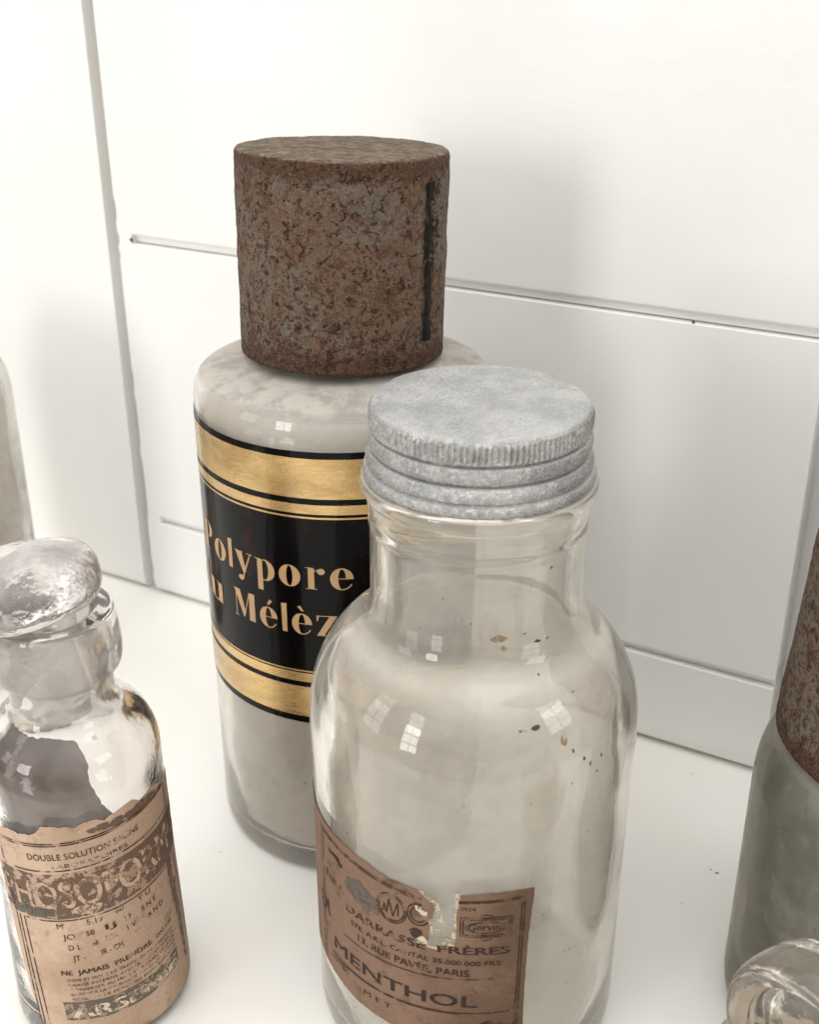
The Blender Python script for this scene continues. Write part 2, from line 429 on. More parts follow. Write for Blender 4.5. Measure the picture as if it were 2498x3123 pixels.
_tc = {}
def text_flat(s):
    if s in _tc: return _tc[s]
    cu = bpy.data.curves.new('t', 'FONT'); cu.body = s; cu.resolution_u = 3
    o = bpy.data.objects.new('t', cu); COL.objects.link(o)
    bpy.context.view_layer.update()
    me = o.evaluated_get(bpy.context.evaluated_depsgraph_get()).to_mesh()
    v = [(p.co.x, p.co.y) for p in me.vertices]; f = [tuple(p.vertices) for p in me.polygons]
    bpy.data.objects.remove(o); bpy.data.curves.remove(cu)
    _tc[s] = (v, f); return _tc[s]
def lettering(s, u0, u1, v0, v1, R, fn, off, mat, parent, xf=None, name='lettering', bold=0., slant=0., label=None, curve=None):
    """text stretched to the box u0..u1, v0..v1 (v0 baseline, v1 capital height) and bent round the bottle"""
    v, f = text_flat(s)
    x0 = min(p[0] for p in v); x1 = max(p[0] for p in v)
    v = [(u0+(p[0]-x0)/(x1-x0)*(u1-u0), v0+p[1]/.729*(v1-v0)) for p in v]
    bm = bmesh.new(); bv = [bm.verts.new((p[0], p[1], 0)) for p in v]
    for t in f:
        try: bm.faces.new([bv[i] for i in t])
        except ValueError: pass
    if bold:
        g = bmesh.ops.duplicate(bm, geom=bm.verts[:]+bm.edges[:]+bm.faces[:])
        for q in g['geom']:
            if isinstance(q, bmesh.types.BMVert): q.co.x += bold; q.co.z += .0004
    st = .09; x = math.ceil(u0/st)*st
    while x < u1+bold:
        bmesh.ops.bisect_plane(bm, geom=bm.verts[:]+bm.edges[:]+bm.faces[:], plane_co=(x, 0, 0), plane_no=(1, 0, 0)); x += st
    bm.verts.index_update()
    pts = [(q.co.x+slant*(q.co.y-v0), q.co.y) for q in bm.verts]; zs = [q.co.z for q in bm.verts]
    if curve: pts = [curve(p) for p in pts]
    if xf: pts = [xf(p) for p in pts]
    w = []
    for (u, vv), dz in zip(pts, zs):
        r = fn(vv)+off+dz; a = u/R; w.append((r*math.sin(a), -r*math.cos(a), vv))
    F = [tuple(q.index for q in t.verts) for t in bm.faces]; bm.free()
    return obj(name, w, F, mat, parent, smooth=False, label=label)
def box_poly(u0, u1, v0, v1, step=.06): return densify([(u0, v0), (u1, v0), (u1, v1), (u0, v1)], step)
def lines(R, fn, off, mat, parent, segs, w=.012, xf=None, name='ruled_line'):
    """thin printed lines, each a narrow strip with a slightly uneven width"""
    V, F = [], []
    for (a, b) in segs:
        L = math.hypot(b[0]-a[0], b[1]-a[1]); n = max(2, int(L/.04)); d = ((b[0]-a[0])/L, (b[1]-a[1])/L); nn = (-d[1], d[0])
        base = len(V); pts = []
        for k in range(n+1):
            t = k/n; p = (a[0]+(b[0]-a[0])*t, a[1]+(b[1]-a[1])*t)
            ww = w*.5*(1+.5*noise.noise(Vector((p[0]*20, p[1]*20, w*100))))
            pts += [(p[0]-nn[0]*ww, p[1]-nn[1]*ww), (p[0]+nn[0]*ww, p[1]+nn[1]*ww)]
        if xf: pts = [xf(p) for p in pts]
        V += wrap(pts, R, fn, off)
        for k in range(n): F.append((base+2*k, base+2*k+2, base+2*k+3, base+2*k+1))
    return obj(name, V, F, mat, parent)
def ellipse_segs(cu, cv, ru, rv, n=28, a0=0, a1=360):
    p = [(cu+ru*math.cos(math.radians(a0+(a1-a0)*i/n)), cv+rv*math.sin(math.radians(a0+(a1-a0)*i/n))) for i in range(n+1)]
    return list(zip(p, p[1:]))

# ------------------------------------------------------------------ the setting: shelf and boarded wall
NX, NY, WD = .48173, .87632, 11.043
def wpt(s, d, z):       # s along the wall, d in front of its face, z up
    k = WD-d; return (NY*s+NX*k, -NX*s+NY*k, z)
def struct(o): o['kind'] = 'structure'; return o
def slab(name, x0, x1, zt):
    a, b = wpt(-17, -.6, 0), wpt(9, -.6, 0)
    pts = [a, b, (12, -3, 0), (-13, -3, 0)]
    v = [(p[0], p[1], zt) for p in pts]+[(p[0], p[1], zt-.9) for p in pts]
    f = [(3, 2, 1, 0), (4, 5, 6, 7)]+[(i, (i+1) % 4, 4+(i+1) % 4, 4+i) for i in range(4)]
    return obj(name, v, f, M_SHELF, smooth=False)
struct(slab('shelf', 0, 0, 0.0))
def board(name, prof, s0, s1, parent):
    """prof: closed outline in (d, z), extruded along the wall"""
    n = len(prof); v = [wpt(s0, d, z) for d, z in prof]+[wpt(s1, d, z) for d, z in prof]
    f = [(i, (i+1) % n, n+(i+1) % n, n+i) for i in range(n)]
    f += [tuple(range(n))[::-1], tuple(range(n, 2*n))]
    o = obj(name, v, f, M_WALL, parent, smooth=False); return o
bk = [(-.70, .01), (-.45, .01), (-.45, 12), (-.70, 12)]
n = len(bk); v = [wpt(-17, d, z) for d, z in bk]+[wpt(9, d, z) for d, z in bk]
f = [(i, (i+1) % n, n+(i+1) % n, n+i) for i in range(n)]+[tuple(range(n))[::-1], tuple(range(n, 2*n))]
wall = struct(obj('wall', v, f, M_WALL, smooth=False))
def edge_prof(z0, z1, bottom=False, r=.035, dep=-.448):
    p = [(dep, z1), (dep, z0)]
    if bottom:
        R = .30
        p = [(dep, z1), (dep, z0)]
        for k in range(13):
            a = math.pi/2*k/12; p.append((-.165*(1-math.sin(a))**1.25, z0+R*(1-math.cos(a))))
    else:
        for k in range(5):
            a = math.pi/2*k/4; p.append((-r*(1-math.sin(a)), z0+r*(1-math.cos(a))))
    rt = .010
    for k in range(5):
        a = math.pi/2*k/4; p.append((-rt*(1-math.cos(a)), z1-rt*(1-math.sin(a))))
    return p
G1, G2 = 4.985, 1.185
RS0, RS1 = -1.69, -1.42
SP = -9.93
board('plank', edge_prof(G1+.052, 11.9), SP, RS0, wall)
board('plank', edge_prof(G2+.045, G1-.048), SP, RS0, wall)
board('plank', edge_prof(.012, G2-.045, True), SP, RS0, wall)
board('stile', edge_prof(.012, 11.9, True), -10.15, SP, wall)
board('stile', edge_prof(.012, 11.9, True), -17, -10.325, wall)
board('plank', edge_prof(G1+.048, 11.9), RS1, 9, wall)
board('plank', edge_prof(G2+.045, G1-.048), RS1, 9, wall)
board('plank', edge_prof(.012, G2-.045, True), RS1, 9, wall)
# shallow floors of the plank joints (tongues)
for g in (G1, G2):
    for a, b in ((SP, RS0), (RS1, 9)):
        board('tongue', [(-.44, g+.1), (-.44, g-.033), (-.085, g-.033), (-.07, g+.1)], a, b, wall)

chips = [(-10.150, 5.20, 5.46, .016), (-10.148, 4.90, 5.06, .018), (-10.150, 4.74, 4.82, .010), (-10.150, 3.0, 3.3, .008), (-10.149, 2.2, 2.95, .012), (-10.148, 1.15, 2.1, .014), (-10.150, .3, .5, .008)]
V, F = [], []
for s_, za, zb_, w_ in chips:
    n = 14; b = len(V)
    for k in range(n+1):
        z_ = za+(zb_-za)*k/n; ww = w_*math.sin(math.pi*k/n)**.5*(.7+.8*abs(noise.noise(Vector((s_, z_*9, 1)))))+.0008
        V += [wpt(s_+.004, .003, z_), wpt(s_+.004+ww, .003, z_)]
    F += [(b+2*k, b+2*k+1, b+2*k+3, b+2*k+2) for k in range(n)]
M_CHIP = mat_plain('chipped_paint_edge', (.30, .28, .25))
ch = obj('paint_chips', V, F, M_CHIP, wall, smooth=False)
for s_, z_, r_ in ((-5.73, 4.62, .012), (-2.95, 4.955, .017), (-9.93, 4.985, .03)):
    b_ = [wpt(s_+r_*math.cos(a*math.pi/5)*(1+.3*math.sin(a*3)), .003, z_+r_*math.sin(a*math.pi/5)) for a in range(10)]
    obj('nail_hole', b_, [tuple(range(10))], M_CRUMB, wall, smooth=False)

# ------------------------------------------------------------------ tall bottle with the rusty cap and gilt label
B1 = (-.6066, 10.317)
tall = thing('pharmacy_bottle', 'tall glass bottle with rusty cap and gilt black label reading Polypore du Mélèze', 'bottle', *B1)
R1 = 1.36
out1 = [(0, 0), (1.22, 0), (1.32, .03), (1.355, .11), (1.36, .25, 1), (R1, 4.50, 1), (1.352, 4.64), (1.32, 4.745), (1.26, 4.80), (1.10, 4.855), (.85, 4.90), (.68, 4.93), (.62, 5.0), (.62, 5.5), (.6, 5.53), (.54, 5.53, 1)]
in1 = [(.54, 5.0), (.60, 4.83), (.95, 4.76), (1.16, 4.68), (1.235, 4.55), (1.25, 4.35, 1), (1.25, .34, 1), (1.22, .20), (1.1, .15), (0, .15)]
v, f = revolve(spline(out1, 5)+spline(in1, 5), 160); obj('body', v, f, M_GLASS_TALL, tall)
rin = spline([(0, .17), (1.09, .17), (1.20, .22), (1.232, .34, 1), (1.232, 4.33, 1), (1.215, 4.53), (1.15, 4.655), (.94, 4.735), (.58, 4.80), (.5, 4.85)], 4)
v, f = revolve(rin, 96); obj('powder_film', v, f, M_RES_TALL, tall)

def cap_mesh(r0, r1, h, seam=None, th=.05, seg=300, nz=90, seed=0):
    prof = [(r0-th, .0), (r0-.01, .0), (r0, .012)]
    for i in range(1, nz): prof.append((r0+(r1-r0)*i/nz, .012+(h-.07)*i/nz))
    for i in range(1, 7):
        a = math.pi/2*i/6; prof.append((r1-.05*(1-math.cos(a)), h-.058+.05*math.sin(a)))
    for i in range(1, 14): prof.append(((r1-.05)*(1-i/13), h-.008+.018*(1-(1-i/13)**2)*.6))
    inn = [(0, h-.06), (r1-th-.02, h-.06), (r1-th, h-.1), (r0-th, .0)]
    msk = []
    def rf(r, z, a):
        aa = math.degrees(a); aa = aa-360 if aa > 180 else aa
        p = Vector((math.sin(a)*r, -math.cos(a)*r, z+seed))
        d = noise.noise(p*3.1)*.010+noise.noise(p*11)*.006+noise.noise(p*34)*.004
        m = 0.
        if seam and r > r1*.9 and seam[1] < z < seam[2]:
            w = (seam[0]-aa)*math.pi/180*r
            w += noise.noise(Vector((0, 0, z*5)))*.022+noise.noise(Vector((aa*.3, 4, z*19)))*.02
            m = max(0., 1-abs(w)/(.12+.05*noise.noise(Vector((2, 5, z*4)))))**.5*min(1, (z-seam[1])/.05, (seam[2]-z)/.03)
            d -= .030*max(0, min(1, m*1.6-.2))
            d += .022*max(0, 1-abs(w)/.022)*(1 if noise.noise(Vector((3, 1, z*9))) > -.2 else 0)
            if .02 < abs(w): pass
            m *= .8+.5*noise.noise(Vector((w*30, 2, z*6)))
        msk.append(m)
        return r+d*(1 if r > .1 else 0), z+(d*.6 if z > h*.5 or z < .01 else 0)
    v, f = revolve(prof+inn, seg, rf)
    if len(msk) < len(v): msk += [0.]*(len(v)-len(msk))
    return v, f, msk
def add_cap(parent, z, r0, r1, h, mat, seam=None, seed=0, label=None):
    # the axis points carry no mask entry, so rebuild the list in vertex order
    v, f, m = cap_mesh(r0, r1, h, seam, seed=seed)
    o = obj('cap', v, f, mat, parent, (0, 0, z), label=label)
    at = o.data.attributes.new('seam', 'FLOAT', 'POINT'); vals = []
    it = iter(m)
    for q in v: vals.append(0. if abs(q[0])+abs(q[1]) < 1e-9 else next(it, 0.))
    at.data.foreach_set('value', vals)
    return o
add_cap(tall, 4.955, .905, .912, 1.745, M_RUST, (57, .17, 1.57), 0).rotation_euler = (math.radians(-1.9), math.radians(1.3), 0)

fR1 = lambda z: R1
LA, LB = -138*math.pi/180*R1, 62*math.pi/180*R1
base = box_poly(LA, LB, 1.796, 4.490, .1)
pl = label_mesh('painted_label', [base], R1, fR1, .005, M_BLACK, tall, .12)
for z0, z1 in ((4.070, 4.431), (3.928, 4.015), (3.884, 3.901), (2.350, 2.364), (2.243, 2.335), (1.868, 2.189)):
    p = []; N = 90
    lo = [(LA+(LB-LA)*i/N, z0+.002*noise.noise(Vector((i*.4, z0, 0)))) for i in range(N+1)]
    hi = [(LA+(LB-LA)*i/N, z1+.002*noise.noise(Vector((i*.4, z1, 5)))) for i in range(N+1)]
    w = wrap(lo+hi, R1, fR1, .0085); F = [(i, i+1, N+2+i, N+1+i) for i in range(N)]
    obj('gold_band', w, F, M_GOLD, pl)
# hand painted letters of the gilt label: every glyph a few outlines (fat and hair strokes)
def cres(cx, cy, rx, ry, ix, iy, dx, a0, a1, n=14):
    o = [(cx+rx*math.cos(math.radians(a0+(a1-a0)*i/n)), cy+ry*math.sin(math.radians(a0+(a1-a0)*i/n))) for i in range(n+1)]
    q = [(cx+dx+ix*math.cos(math.radians(a1+(a0-a1)*i/n)), cy+iy*math.sin(math.radians(a1+(a0-a1)*i/n))) for i in range(n+1)]
    return o+q
def quad(a, b, c, d): return [a, b, c, d]
def disc(cx, cy, rx, ry=None, n=14): ry = ry or rx; return [(cx+rx*math.cos(2*math.pi*i/n), cy+ry*math.sin(2*math.pi*i/n)) for i in range(n)]
def glyph(c):
    # x-height 1, baseline 0; returns outlines and the advance width
    if c == 'o': return [cres(.44, .5, .44, .52, .13, .48, 0, 92, 268), cres(.44, .5, .44, .52, .13, .48, 0, -88, 88), cres(.44, .5, .2, .52, .2, .475, 0, 60, 120), cres(.44, .5, .2, .52, .2, .475, 0, 240, 300)], .98
    if c == 'l': return [quad((.02, 0), (.24, 0), (.25, 1.42), (0, 1.38))], .36
    if c == 'y': return [quad((0, 1.0), (.36, 1.0), (.55, .12), (.40, .02)), quad((.40, .02), (.47, -.02), (.82, 1.0), (.77, 1.0)),
                         quad((.36, -.22), (.42, -.28), (.50, .1), (.42, .06)), disc(.26, -.25, .15, .13), quad((-.04, 1.0), (.42, 1.0), (.42, 1.03), (-.04, 1.03)), quad((.62, 1.0), (.92, 1.0), (.92, 1.03), (.62, 1.03))], .92
    if c == 'p': return [quad((.12, -.5), (.36, -.5), (.36, .98), (.12, .98)), cres(.46, .5, .44, .51, .16, .46, 0, -92, 92), quad((.0, .97), (.30, .97), (.30, 1.0), (0, 1.0)), quad((.36, .93), (.48, .97), (.48, 1.01), (.36, .97)), quad((.36, .0), (.48, -.01), (.48, .03), (.36, .05))], .98
    if c == 'r': return [quad((.1, 0), (.34, 0), (.34, .98), (.1, .98)), disc(.60, .83, .15, .15), quad((0, .97), (.26, .97), (.26, 1.0), (0, 1.0)), quad((.34, .80), (.50, .92), (.60, .98), (.34, .86)), quad((.0, 0), (.44, 0), (.44, -.03), (0, -.03))], .84
    if c == 'e': return [cres(.44, .5, .44, .52, .14, .48, .0, 95, 262), cres(.44, .5, .44, .52, .15, .47, .0, 4, 88), quad((.28, .50), (.87, .50), (.87, .535), (.28, .535)),
                         cres(.44, .5, .44, .52, .39, .475, .0, 262, 330), quad((.40, .97), (.50, .97), (.50, 1.02), (.40, 1.02))], .98
    if c == 'u': return [quad((.08, .2), (.32, .1), (.32, 1.0), (.08, 1.0)), quad((.62, 0), (.86, 0), (.86, 1.0), (.62, 1.0)), cres(.42, .24, .34, .26, .24, .2, .02, 180, 330), quad((0, .97), (.2, .97), (.2, 1.0), (0, 1.0)), quad((.52, .97), (.7, .97), (.7, 1.0), (.52, 1.0))], 1.0
    if c == 'd': return [quad((.56, 0), (.80, 0), (.80, 1.42), (.56, 1.42)), cres(.44, .5, .44, .51, .14, .46, 0, 92, 268), quad((.44, .97), (.56, .97), (.56, 1.0), (.44, 1.0)), quad((.44, 0), (.56, 0), (.56, .03), (.44, .03))], .96
    if c == 'P': return [quad((.12, 0), (.42, 0), (.42, 1.4), (.12, 1.4)), cres(.55, 1.03, .44, .38, .16, .34, 0, -90, 90), quad((0, 1.38), (.56, 1.38), (.56, 1.41), (0, 1.41)), quad((.42, .65), (.56, .65), (.56, .68), (.42, .68)), quad((0, 0), (.54, 0), (.54, .03), (0, .03))], 1.1
    if c == 'M': return [quad((.10, 0), (.15, 0), (.15, 1.36), (.10, 1.36)), quad((.0, 0), (.26, 0), (.26, .035), (0, .035)), quad((.02, 1.38), (.40, 1.38), (.72, .30), (.58, .06)),
                         quad((.58, .06), (.63, .08), (.98, 1.38), (.93, 1.38)), quad((.92, 0), (1.24, 0), (1.24, 1.38), (.92, 1.38))], 1.40
    if c == 'z': return [quad((.0, .96), (.84, .96), (.84, 1.0), (0, 1.0)), quad((.0, .03), (.30, .03), (.84, .97), (.54, .97)), quad((.0, 0), (.84, 0), (.84, .04), (0, .04)), quad((0, .72), (.04, .72), (.10, .97), (.0, .97)), quad((.80, .03), (.84, .03), (.84, .30), (.80, .28))], .95
    if c == 'é': g, a = glyph('e'); return g+[quad((.40, 1.14), (.50, 1.12), (.66, 1.34), (.52, 1.40))], a
    if c == 'è': g, a = glyph('e'); return g+[quad((.46, 1.12), (.54, 1.15), (.40, 1.40), (.27, 1.34))], a
    return [], .5
def painted(word, u0, u1, zb, xh, parent):
    adv = [glyph(c)[1]+(.10 if c != ' ' else 0) for c in word]; tot = sum(adv)-.1; k = (u1-u0)/tot; x = 0
    for c, a in zip(word, adv):
        g = glyph(c)[0]
        if g:
            def xf(p, x=x): return (u0+(x+p[0])*k+.002*noise.noise(Vector((p[0]*3, p[1]*3, x))), zb+p[1]*xh)
            V, F = [], []
            for q, pl_ in enumerate(g):
                pv, pf = fill([ (round(a_[0], 5), round(a_[1], 5)) for a_ in densify(pl_, .25)], .22)
                w = wrap([xf(t) for t in pv], R1, fR1, .0085+.0002*q); b = len(V); V += w; F += [tuple(i+b for i in t) for t in pf]
            obj('letter', V, F, M_GOLD_LET, parent)
        x += a
D = math.pi/180
painted('Polypore', -69.5*D*R1, 6.3*D*R1, 3.216, .205, pl)
painted('du', -80.0*D*R1, -52.5*D*R1, 2.745, .20, pl)
painted('Mélèze', -45.5*D*R1, 9.5*D*R1, 2.745, .205, pl)

# ------------------------------------------------------------------ clear jar with aluminium screw cap and torn label
D0 = math.pi/180
K = .782; JX, JY = .4915, 7.696
jar = thing('menthol_jar', 'wide clear glass jar with dull grey screw cap and torn brown label reading MENTHOL', 'jar', JX, JY)
def jk(p): return [tuple([q[0]*K, (q[1]+2.30)*K]+([1] if len(q) > 2 else [])) for q in p]
outj = jk([(0, -2.3), (1.42, -2.3), (1.56, -2.26), (1.605, -2.14), (1.61, -1.95, 1), (1.61, .9, 1), (1.622, 1.3), (1.605, 1.62), (1.545, 1.88), (1.43, 2.12), (1.28, 2.31), (1.14, 2.43), (1.045, 2.54), (1.005, 2.70), (1.0, 2.95), (1.0, 3.42), (1.012, 3.50), (1.0, 3.57), (1.012, 3.63), (1.022, 3.70), (1.04, 3.77), (1.072, 3.82), (1.082, 3.88), (1.07, 3.93), (1.0, 3.955), (.945, 3.97), (.94, 4.0), (.94, 4.52), (.92, 4.56), (.86, 4.57, 1)])
inj = jk([(.84, 4.5), (.835, 4.0), (.85, 3.0), (.87, 2.72), (.95, 2.50), (1.10, 2.33), (1.27, 2.15), (1.385, 1.92), (1.44, 1.66), (1.458, 1.3), (1.455, .9, 1), (1.455, -1.86, 1), (1.42, -2.02), (1.28, -2.09), (0, -2.05)])
v, f = revolve(spline(outj, 5)+spline(inj, 5), 176); obj('body', v, f, M_GLASS_JAR, jar)
rj = jk([(0, -2.02), (1.27, -2.06), (1.40, -1.99), (1.432, -1.86, 1), (1.432, .9, 1), (1.435, 1.3), (1.417, 1.655), (1.362, 1.91), (1.25, 2.13), (1.08, 2.31), (.93, 2.48), (.85, 2.70), (.828, 3.0), (.815, 4.0), (.81, 4.3)])
v, f = revolve(spline(rj, 4), 112); obj('crystal_haze', v, f, M_RES_JAR, jar)
# screw cap: top, knurled band, two rolled beads, skirt
capo = [(.97, 3.955), (1.03, 3.95), (1.048, 3.97), (1.05, 4.01), (1.035, 4.045), (1.008, 4.062), (1.022, 4.085), (1.024, 4.13), (1.012, 4.165), (.99, 4.20), (.955, 4.212), (.985, 4.232), (1.0, 4.275), (1.0, 4.33), (.987, 4.372), (.955, 4.385), (.955, 4.394), (.985, 4.408), (.99, 4.43), (.99, 4.555), (.985, 4.585), (.965, 4.615), (.93, 4.632), (.85, 4.638), (0, 4.645)]
capi = [(0, 4.60), (.93, 4.60), (.95, 4.57), (.95, 4.0), (.97, 3.955)]
pj = [(r, z) for r, z in spline(capo, 6)]
def knurl(r, z, a):
    zz = z
    d = noise.noise(Vector((math.sin(a)*r*4, math.cos(a)*r*4, z*5)))*.006+noise.noise(Vector((math.sin(a)*r*18, math.cos(a)*r*18, z*18)))*.0028
    if 4.405 < z < 4.585 and r > .93:
        e_ = min(1, (z-4.405)/.03, (4.585-z)/.03)
        d += .030*e_*(abs(math.sin(a*60)))*(.75+.5*noise.noise(Vector((math.sin(a)*6, math.cos(a)*6, 1))))-.016*e_
    if z > 4.6: zz += noise.noise(Vector((math.sin(a)*r*2.2, math.cos(a)*r*2.2, 3)))*.012
    return r+(d if r > .1 else 0), zz
v, f = revolve(pj+capi, 900, knurl)
v = [(a*K, b*K, (c+2.30)*K) for a, b, c in v]
obj('screw_cap', v, f, M_ALU, jar)

RJ = 1.61*K; fJ = lambda z: RJ
M_STAIN = mat_ink('brown_stain', (.22, .15, .085), .35, 41.)
M_FLAKE = mat_ink('dark_flakes', (.06, .045, .03), .5, 43.)
rJo = rad([q for q in spline(outj, 8) if q[1] < 4.6])
rJs = lambda z: rJo(z)
for (t, z, a, b, m, sd) in ((8.5, 3.975, .105, .028, M_STAIN, 1), (11., 3.90, .035, .02, M_STAIN, 2), (30., 3.905, .05, .010, M_FLAKE, 3), (36, 3.905, .03, .006, M_FLAKE, 4), (28.5, 3.335, .035, .045, M_STAIN, 5),
                            (35.5, 3.15, .018, .022, M_FLAKE, 6), (37.8, 3.085, .022, .03, M_FLAKE, 7), (43, 3.11, .012, .02, M_FLAKE, 8), (41, 3.0, .016, .014, M_FLAKE, 9), (31.5, 3.24, .014, .02, M_FLAKE, 10),
                            (14, 3.44, .06, .02, M_FLAKE, 11), (19, 3.45, .05, .018, M_FLAKE, 12), (30.2, 3.0, .012, .012, M_STAIN, 13), (15.7, 2.93, .009, .010, M_FLAKE, 14), (-48.7, 2.33, .007, .02, M_FLAKE, 15)):
    label_mesh('stain', [rag(disc(t*D0*RJ, z, a*(.7 if sd > 5 else 1), b*(.7 if sd > 5 else 1), 18), .015, .016 if a > .02 else .006, sd)], RJ, rJs, .003, m, jar, .05)
g = lambda th, z: (th*D*RJ, z)
ol = [g(-118, .70), g(-95, .70), g(-75, .76), g(-65, .755), g(-54, .73), g(-45, .70), g(-38, .69), g(-29, .68), g(-15, .66), g(0, .66), g(17.2, .66), g(17.1, .80), g(16.9, 1.26), g(17.0, 1.30), g(17.15, 1.45), g(17.5, 1.74), g(18.3, 2.01), g(18.7, 2.165), g(12.7, 2.17), g(6.9, 2.162), g(.8, 2.157), g(-6.0, 2.14),
      g(-6.1, 2.065), g(-6.8, 1.982), g(-6.9, 1.843), g(-7.3, 1.70), g(-7.2, 1.646), g(-9.2, 1.618), g(-10.9, 1.64), g(-12.8, 1.596), g(-14.5, 1.601), g(-17.0, 1.60), g(-16.3, 1.67), g(-15.6, 1.762), g(-16.6, 1.86), g(-14.9, 1.887), g(-14.5, 1.96), g(-14.3, 2.034), g(-15.7, 2.041), g(-18.1, 2.081), g(-19.9, 2.11),
      g(-23.2, 2.139), g(-28.5, 2.148), g(-34, 2.160), g(-40, 2.190), g(-51, 2.203), g(-60, 2.206), g(-70, 2.207), g(-80, 2.21), g(-95, 2.2), g(-118, 2.19)]
def jamp(p):
    t = p[0]/RJ/D
    return .013 if (-21 < t < -5 and p[1] > 1.5) else .004
olr = rag(ol, .022, jamp, 4)
pj_ = label_mesh('paper_label', [olr], RJ, fJ, .006, M_PAPER_JAR, jar, .07)
M_FIBRE = mat_ink('torn_paper_fibre', (.44, .36, .27), .6, 31., .8)
fb = rag([g(-21, 2.14), g(-17, 2.11), g(-13.5, 2.05), g(-11.5, 1.9), g(-11.8, 1.72), g(-8.5, 1.70), g(-8.2, 1.95), g(-7.6, 2.17), g(-3, 2.18), g(-3, 1.56), g(-20, 1.56)], .02, .018, 6)
label_mesh('torn_fibres', [fb], RJ, fJ, .0045, M_FIBRE, pj_, .07)
OI = .0095
def JL(s, t0, t1, z0, z1, mat=M_INK, **kw): return lettering(s, t0*D*RJ, t1*D*RJ, z0, z1, RJ, fJ, OI, mat, pj_, **kw)
JL('MENTHOL', -59, .5, 1.045, 1.165, M_INK_BIG, bold=.008)
JL('DARRASSE', -50.5, -17.6, 1.575, 1.652, bold=.008)
JL('FRÈRES', -13.2, 10.8, 1.578, 1.652, bold=.010)
JL('STE. A.R.L. CAPITAL 35.000.000 FRS', -48, 8.0, 1.468, 1.515, bold=.003)
JL('13, RUE PAVÉE, PARIS', -44.5, -2.5, 1.358, 1.425, bold=.005)
JL('0934', -6.0, -.8, 2.00, 2.035)
JL('Établ.', -64, -52, 1.70, 1.77)
JL('Gervins', -3.4, 9.0, 1.815, 1.880, slant=.15, bold=.004)
JL('CODEX', -62, -50, .90, .96)
JL('M E T', -42, -30, .84, .89)
JL('P.M.', -70, -62, 1.30, 1.46, bold=.01)
sg = []
for th0, th1, z0, z1 in ((-5.6, 11.3, 1.752, 1.935), (-4.7, 10.4, 1.770, 1.915)):
    a, b = th0*D*RJ, th1*D*RJ; sg += [((a, z0), (b, z0)), ((b, z0), (b, z1)), ((b, z1), (a, z1)), ((a, z1), (a, z0))]
lines(RJ, fJ, OI, M_INK, pj_, sg, .009, name='stamp_frame')
lines(RJ, fJ, OI, M_INK, pj_, ellipse_segs(2.8*D*RJ, 1.842, .15, .052)+ellipse_segs(2.8*D*RJ, 1.945, .05, .018, 12)+ellipse_segs(2.8*D*RJ, 1.74, .04, .02, 12), .008, name='stamp_oval')
T = lambda t: t*D*RJ
brd = [((T(-6.4), 2.083), (T(15.6), 2.105)), ((T(-6.4), 2.068), (T(14.6), 2.09)), ((T(15.6), 2.105), (T(14.6), .70)), ((T(14.6), 2.09), (T(13.7), .70)),
       ((T(-70), 2.13), (T(-46), 2.12)), ((T(-46), 2.12), (T(-18.5), 2.055)), ((T(-68), 2.11), (T(-46), 2.10)), ((T(-46), 2.10), (T(-20), 2.04)),
       ((T(-68), 2.12), (T(-68.5), .80)), ((T(-66), 2.10), (T(-66.5), .80))]
lines(RJ, fJ, OI, M_INK, pj_, brd, .010, name='border_line')
lines(RJ, fJ, OI, M_INK, pj_, [((T(-52), 1.295), (T(6), 1.335)), ((T(-60), .975), (T(12), .985)), ((T(-52), .965), (T(-5), .972))], .009)
lines(RJ, fJ, OI, M_INK, pj_, ellipse_segs(T(-29.6), 1.872, .122, .135, 34)+ellipse_segs(T(-29.6), 1.872, .105, .115, 34)+[((T(-31.5), 1.80), (T(-30.5), 1.95)), ((T(-30.5), 1.95), (T(-29), 1.80)), ((T(-29), 1.80), (T(-27.2), 1.94)), ((T(-27.2), 1.94), (T(-27), 1.82)), ((T(-33), 1.82), (T(-32.4), 1.90)), ((T(-32.4), 1.90), (T(-31.8), 1.82))], .011, name='medal_print')
lines(RJ, fJ, OI, M_INK, pj_, ellipse_segs(T(-19.8), 1.895, .085, .10, 24, 70, 330)+ellipse_segs(T(-19.8), 1.895, .06, .07, 20, 60, 330), .014, name='medal_print')
# grey scuffs and small torn patches on the paper
for (t, z, ru, rv, m, sd) in ((-43, 1.84, .15, .105, M_INK_GREY, 1), (-38.5, 1.80, .08, .08, M_INK_GREY, 2), (-19.6, 1.93, .030, .034, M_INK_WHITE, 3), (-17.9, 1.90, .02, .035, M_INK_WHITE, 4),
                              (-57, 1.98, .10, .02, M_INK, 5), (5.5, .80, .16, .07, M_INK, 6), (-10, .76, .22, .05, M_INK, 7), (-21, 1.72, .07, .03, M_INK, 8), (-18.2, 1.66, .03, .03, M_INK_WHITE, 9)):
    label_mesh('scuff', [rag(disc(t*D*RJ, z, ru, rv, 20), .012, .045, sd)], RJ, fJ, .0092+.0002*sd, m, pj_, .06)

